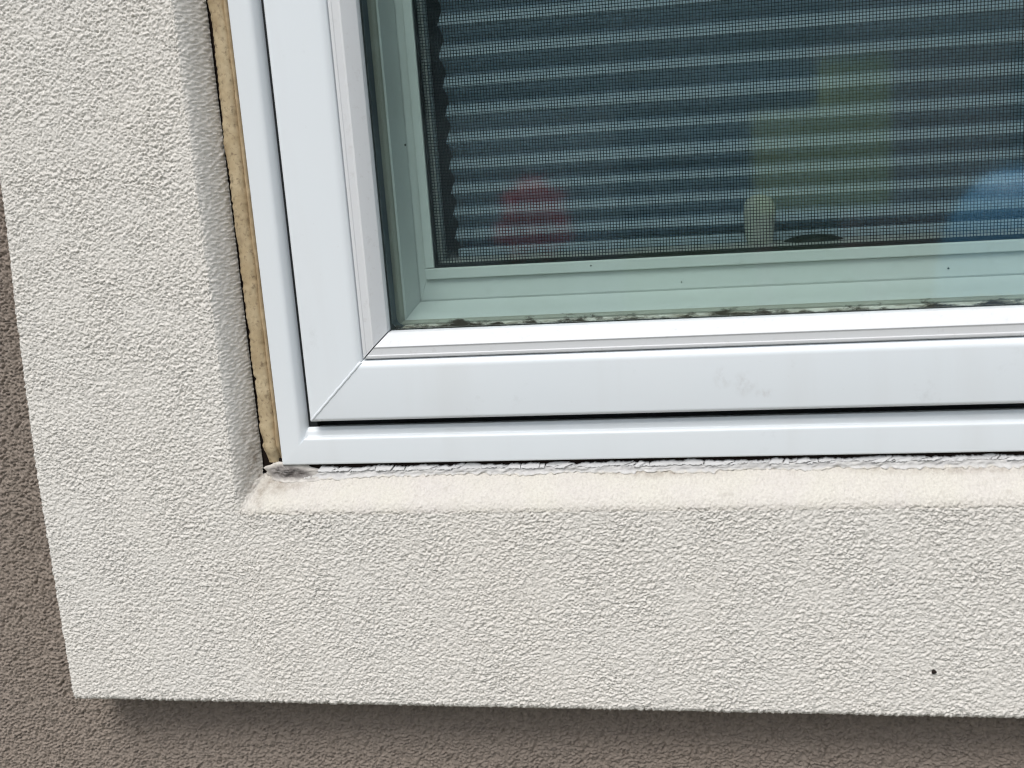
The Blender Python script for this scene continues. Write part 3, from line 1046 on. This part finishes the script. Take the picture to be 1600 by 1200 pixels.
# broken flakes between the slanting cracks
cr = [(-0.1500, 0.003, 0.0003)]
while cr[-1][0] < 1.0:
    wdt = random.choice((random.uniform(0.0025, 0.006), random.uniform(0.004, 0.009), random.uniform(0.008, 0.018)))
    if cr[-1][0] > 0.42:
        wdt += 0.006
    cr.append((cr[-1][0] + wdt, random.choice((random.uniform(-0.001, 0.003), random.uniform(0.003, 0.007), random.uniform(0.005, 0.010))), random.choice((0.0003, 0.0004, 0.0006, 0.0008, 0.0012))))
tops_x = np.arange(-0.17, 1.05, 0.0008)
tops = 1.2400 + walk1(len(tops_x), 3, 0.00030) + walk1(len(tops_x), 25, 0.00050)
tops = np.clip(tops, 1.2384, 1.2410)
for (xa_, sa_, ga_), (xb_, sb_, gb_) in zip(cr[:-1], cr[1:]):
    zb = 1.2374 + random.uniform(-0.0006, 0.0007)
    n = max(4, int((xb_ - xa_) / 0.0008))
    zl = float(np.interp(xa_ + sa_, tops_x, tops))
    ptsl = []
    for i in range(n + 1):
        ptsl.append((xa_ + (xb_ - gb_ - xa_) * i / n, zb + random.uniform(-0.0005, 0.0005)))
    for i in range(1, 4):
        t = i / 4
        ptsl.append((xb_ - gb_ * (1 - 0.3 * t) + sb_ * t ** 1.3 + random.uniform(-.0002, .0002), zb + (zl - zb) * t))
    for i in range(n, -1, -1):
        t = i / n
        xx = xa_ + sa_ + (xb_ + sb_ - gb_ * 1.2 - xa_ - sa_) * t
        ptsl.append((xx, float(np.interp(xx, tops_x, tops)) - (0.0004 if i in (0, n) and random.random() < 0.6 else 0)))
    for i in range(3, 0, -1):
        t = i / 4
        ptsl.append((xa_ + sa_ * t ** 1.3 + random.uniform(-.0002, .0002), zb + (zl - zb) * t))
    m_ = len(ptsl)
    cxx = sum(p[0] for p in ptsl) / m_
    czz = sum(p[1] for p in ptsl) / m_
    lift, tilt = random.uniform(-0.0008, 0.0004), random.uniform(-0.05, 0.05)
    yy = lambda x_, z_, d=0.0: 0.0084 + lift + tilt * (x_ - cxx) * 0.4 + (z_ - 1.2375) * 0.30 + d
    V = [(a, yy(a, b_, 0.0004), b_) for a, b_ in ptsl]
    V += [(cxx + (a - cxx) * 0.955, yy(a, b_, random.uniform(-.0001, .0001)), czz + (b_ - czz) * 0.84) for a, b_ in ptsl]
    V += [(a, 0.0117, b_) for a, b_ in ptsl]
    F = [tuple(range(m_, 2 * m_))]
    for i in range(m_):
        k = (i + 1) % m_
        F += [(i, k, m_ + k, m_ + i), (2 * m_ + i, 2 * m_ + k, k, i)]
    mesh_obj("caulk_flake", V, F, M['flake'], caulk)
# dirty lump where the two sealant lines meet
nr, na = 12, 48
V = [(-0.1745, 0.0052, 1.2385)]
F = []
rr0 = np.random.default_rng(9)
outl = 1 + 0.13 * np.convolve(rr0.standard_normal(na * 3), np.ones(3) / 3, 'same')[na:2 * na]
for i in range(1, nr + 1):
    t = i / nr
    for k in range(na):
        a = 2 * math.pi * k / na
        ex = 0.0290 if math.cos(a) > 0 else 0.0175
        ez = 0.0062 if math.sin(a) > 0 else 0.0080
        xx = -0.1745 + ex * outl[k] * t * math.cos(a)
        zz_ = 1.2385 + ez * outl[k] * t * math.sin(a) - 0.10 * max(0, xx + 0.1745)
        bs = TF + DEP * ((min(max((zz_ - ZC) / WB, 0), 1) - 0.22) / 0.78)
        yy = min(bs, 0.0092) - 0.0026 * (1 - t ** 2) + 0.0014 * (t > 0.96) - 0.0006 * (1 - t * t) * float(sample(T_LUMP, PX, np.array(xx * S), np.array(zz_ * S)))
        V.append((xx, yy, zz_))
for k in range(na):
    F.append((0, 1 + k, 1 + (k + 1) % na))
    for i in range(nr - 1):
        a, b_ = 1 + i * na + k, 1 + i * na + (k + 1) % na
        F.append((a, a + na, b_ + na, b_))
o = mesh_obj("corner_lump", V, F, M['dirty'], caulk, smooth=True)
set_uv(o, [(0, 1)] + [(0, 1 - i / nr) for i in range(1, nr + 1) for k in range(na)])
tag(o, "dirty grey smeared lump of caulk in the corner")

# ------------------------------------------------------------------ dark room behind the shade
b = MB()
x0, x1, y0, y1, z0, z1 = -1.6, 2.4, 0.125, 4.4, 0.02, 3.4
b.add([(x0, y0, z0), (x1, y0, z0), (x1, y1, z0), (x0, y1, z0), (x0, y0, z1), (x1, y0, z1), (x1, y1, z1), (x0, y1, z1)],
      [(0, 1, 2, 3), (4, 7, 6, 5), (1, 5, 6, 2), (2, 6, 7, 3), (3, 7, 4, 0)])
for (a0, a1, c0, c1) in ((x0, -0.080, z0, z1), (0.925, x1, z0, z1), (-0.080, 0.925, z0, 1.352), (-0.080, 0.925, 2.66, z1)):
    b.add([(a0, y0, c0), (a1, y0, c0), (a1, y0, c1), (a0, y0, c1)], [(0, 1, 2, 3)])
tag(mesh_obj("room_wall", b.v, b.f, M['plaster']), kind="structure")

# ------------------------------------------------------------------ props added across from the wall, made up to colour the glass reflections
def leaf_cloud(name, c, rad, n, size, mat, parent, seed):
    r = np.random.default_rng(seed)
    d = r.standard_normal((n, 3))
    d /= np.linalg.norm(d, axis=1, keepdims=True)
    rr = r.uniform(0.55, 1.0, (n, 1)) ** 0.6
    bump_ = 1 + 0.18 * np.sin(d[:, :1] * 7 + seed) * np.sin(d[:, 2:] * 6 + seed * 2)
    p = np.array(c) + d * rr * bump_ * np.array(rad)
    a = r.standard_normal((n, 3)); a /= np.linalg.norm(a, axis=1, keepdims=True)
    b_ = np.cross(a, r.standard_normal((n, 3))); b_ /= np.linalg.norm(b_, axis=1, keepdims=True)
    s = size * r.uniform(0.6, 1.3, (n, 1))
    V = np.stack([p - a * s, p + b_ * s * .5, p + a * s, p - b_ * s * .5], 1).reshape(-1, 3)
    return mesh_obj(name, V, np.arange(4 * n).reshape(n, 4), mat, parent, survey=False)


m = M['olive'] = material("yellow_green_paint", (0.52, 0.54, 0.18), 0.7, 0.3)
M['leaf'] = material("green_leaf", (0.06, 0.09, 0.03), 0.7, 0.3)
M['cladding'] = material("dark_cladding", (0.045, 0.055, 0.062), 0.8, 0.2)
M['bark'] = material("bark", (0.06, 0.045, 0.035), 0.9, 0.1)
M['prop_pale_block'] = material("prop_pale_block", (0.20, 0.215, 0.23), 0.85, 0.2)
M['blue'] = material("prop_blue_tarp", (0.16, 0.50, 0.90), 0.45, 0.4)
M['red'] = material("red_petal", (0.90, 0.05, 0.04), 0.4, 0.5)
M['brown_wood'] = material("brown_timber", (0.26, 0.165, 0.145), 0.8, 0.2)
M['prop_roofing'] = material("prop_roofing", (0.05, 0.05, 0.055), 0.8, 0.2)


def lathe_m(name, c, prof, mat, parent, n=12):
    V, F = [], []
    for r, h in prof:
        for k in range(n):
            a = 2 * math.pi * k / n
            V.append((c[0] + r * math.cos(a), c[1] + r * math.sin(a), c[2] + h))
    for i in range(len(prof) - 1):
        for k in range(n):
            F.append((i * n + k, i * n + (k + 1) % n, (i + 1) * n + (k + 1) % n, (i + 1) * n + k))
    F.append(tuple(range(n))[::-1]); F.append(tuple((len(prof) - 1) * n + k for k in range(n)))
    return mesh_obj(name, V, F, mat, parent, smooth=True, survey=False)


house = empty("sky_block_house", (0, -17, 0), "dark clad house added out of view to keep sky out of the glass reflections", "house")  # unseen dark mass added to block bright sky from the reflections
box("sky_block_body", -13, 13, -21, -16, 0, 5.6, M['cladding'], house, survey=False)
V = [(-13.4, -15.6, 5.5), (13.4, -15.6, 5.5), (13.4, -21.4, 5.5), (-13.4, -21.4, 5.5), (-13.4, -18.5, 7.8), (13.4, -18.5, 7.8)]
mesh_obj("roof", V, [(0, 1, 5, 4), (2, 3, 4, 5), (0, 4, 3), (1, 2, 5), (0, 3, 2, 1)], M['prop_roofing'], house, survey=False)  # roof of the added sky-blocking house
for xw in (-9.0, -5.2, -1.4, 2.4, 6.2):
    fw = box("window", xw, xw + 1.5, -16.0, -15.94, 1.7, 2.9, M['prop_pale_block'], house, survey=False)  # window of the added sky-blocking house
    box("pane", xw + .1, xw + 1.4, -15.94, -15.93, 1.8, 2.8, M['prop_roofing'], fw, survey=False)  # pane of the added house's window
play = empty("prop_playhouse", (0.85, -8.3, 0), "yellow green wooden box on posts added for its reflection right of centre in the glass", "prop_playhouse")  # invented shape that gives the olive patch in the reflection
box("house_wall", 0.36, 1.285, -8.7, -8.0, 0.86, 1.56, M['olive'], play, survey=False)  # wall of the added playhouse prop
box("prop_tower_wall", 0.86, 1.285, -8.7, -8.02, 1.56, 1.92, M['olive'], play, survey=False)
for xw, yw in ((0.42, -8.64), (1.22, -8.64), (0.42, -8.06), (1.22, -8.06)):
    box("prop_post", xw - .05, xw + .05, yw - .05, yw + .05, 0, 0.86, M['brown_wood'], play, survey=False)
box("roof", 0.80, 1.34, -8.78, -7.94, 1.92, 1.97, M['brown_wood'], play, survey=False)  # roof of the added playhouse prop
gw = MB(); gw.box(-6.5, -0.72, -9.2, -9.0, 0, 1.72)  # wall invented for the pale band in the reflection
tag(mesh_obj("prop_garden_wall", gw.v, gw.f, M['prop_pale_block'], survey=False), "pale grey block garden wall added for its reflection at the left of the glass", "garden wall")
# blue tarpaulin over a heap, invented for the blue patch in the reflection
V, F = [], []
na_, nb_ = 28, 8
for j in range(nb_ + 1):
    t = j / nb_
    for i in range(na_):
        a = 2 * math.pi * i / na_
        rx, ry = 1.0 + 0.04 * math.sin(5 * a), 0.7
        f = 1 - 0.55 * t ** 2.2
        if j == nb_:
            f = 0.02
        V.append((2.62 + rx * f * math.copysign(abs(math.cos(a)) ** 0.6, math.cos(a)), -8.2 + ry * f * math.sin(a), 1.03 * math.sin(t * math.pi / 2) ** 0.8 + 0.02 * math.sin(7 * a)))
for j in range(nb_):
    for i in range(na_):
        F.append((j * na_ + i, j * na_ + (i + 1) % na_, (j + 1) * na_ + (i + 1) % na_, (j + 1) * na_ + i))
tag(mesh_obj("prop_heap", V, F, M['blue'], smooth=True, survey=False), "blue tarpaulin draped over a heap added for its reflection low in the glass", "tarpaulin")
rs = empty("prop_shrub", (-1.27, -8.0, 0), "red flowering shrub added for its reflection low at the left of the glass", "shrub")  # shrub invented for the red patch in the reflection
lathe_m("prop_stem", (-1.27, -8.0, 0), [(0.04, 0), (0.03, 0.9)], M['bark'], rs)
leaf_cloud("prop_blossom", (-1.27, -8.0, 0.90), (0.25, 0.2, 0.29), 2200, 0.05, M['red'], rs, 8)
leaf_cloud("prop_foliage", (-1.27, -8.0, 0.45), (0.26, 0.24, 0.34), 900, 0.05, M['leaf'], rs, 9)
shed = empty("prop_shed", (3.2, -11.2, 0), "brown timber shed with dark roof added for its reflection at the right of the glass", "shed")  # shed invented for the brownish tone at the right of the reflection
box("prop_shed_wall", 1.35, 5.2, -12.2, -10.2, 0, 2.1, M['brown_wood'], shed, survey=False)
V = [(1.2, -12.4, 2.1), (5.35, -12.4, 2.1), (5.35, -10.0, 2.1), (1.2, -10.0, 2.1), (1.2, -11.2, 3.0), (5.35, -11.2, 3.0)]
mesh_obj("roof", V, [(0, 1, 5, 4), (2, 3, 4, 5), (0, 4, 3), (1, 2, 5), (0, 3, 2, 1)], M['prop_roofing'], shed, survey=False)  # roof of the added shed prop
box("prop_shed_door", 2.6, 3.5, -10.2, -10.16, 0, 1.95, M['prop_roofing'], shed, survey=False)
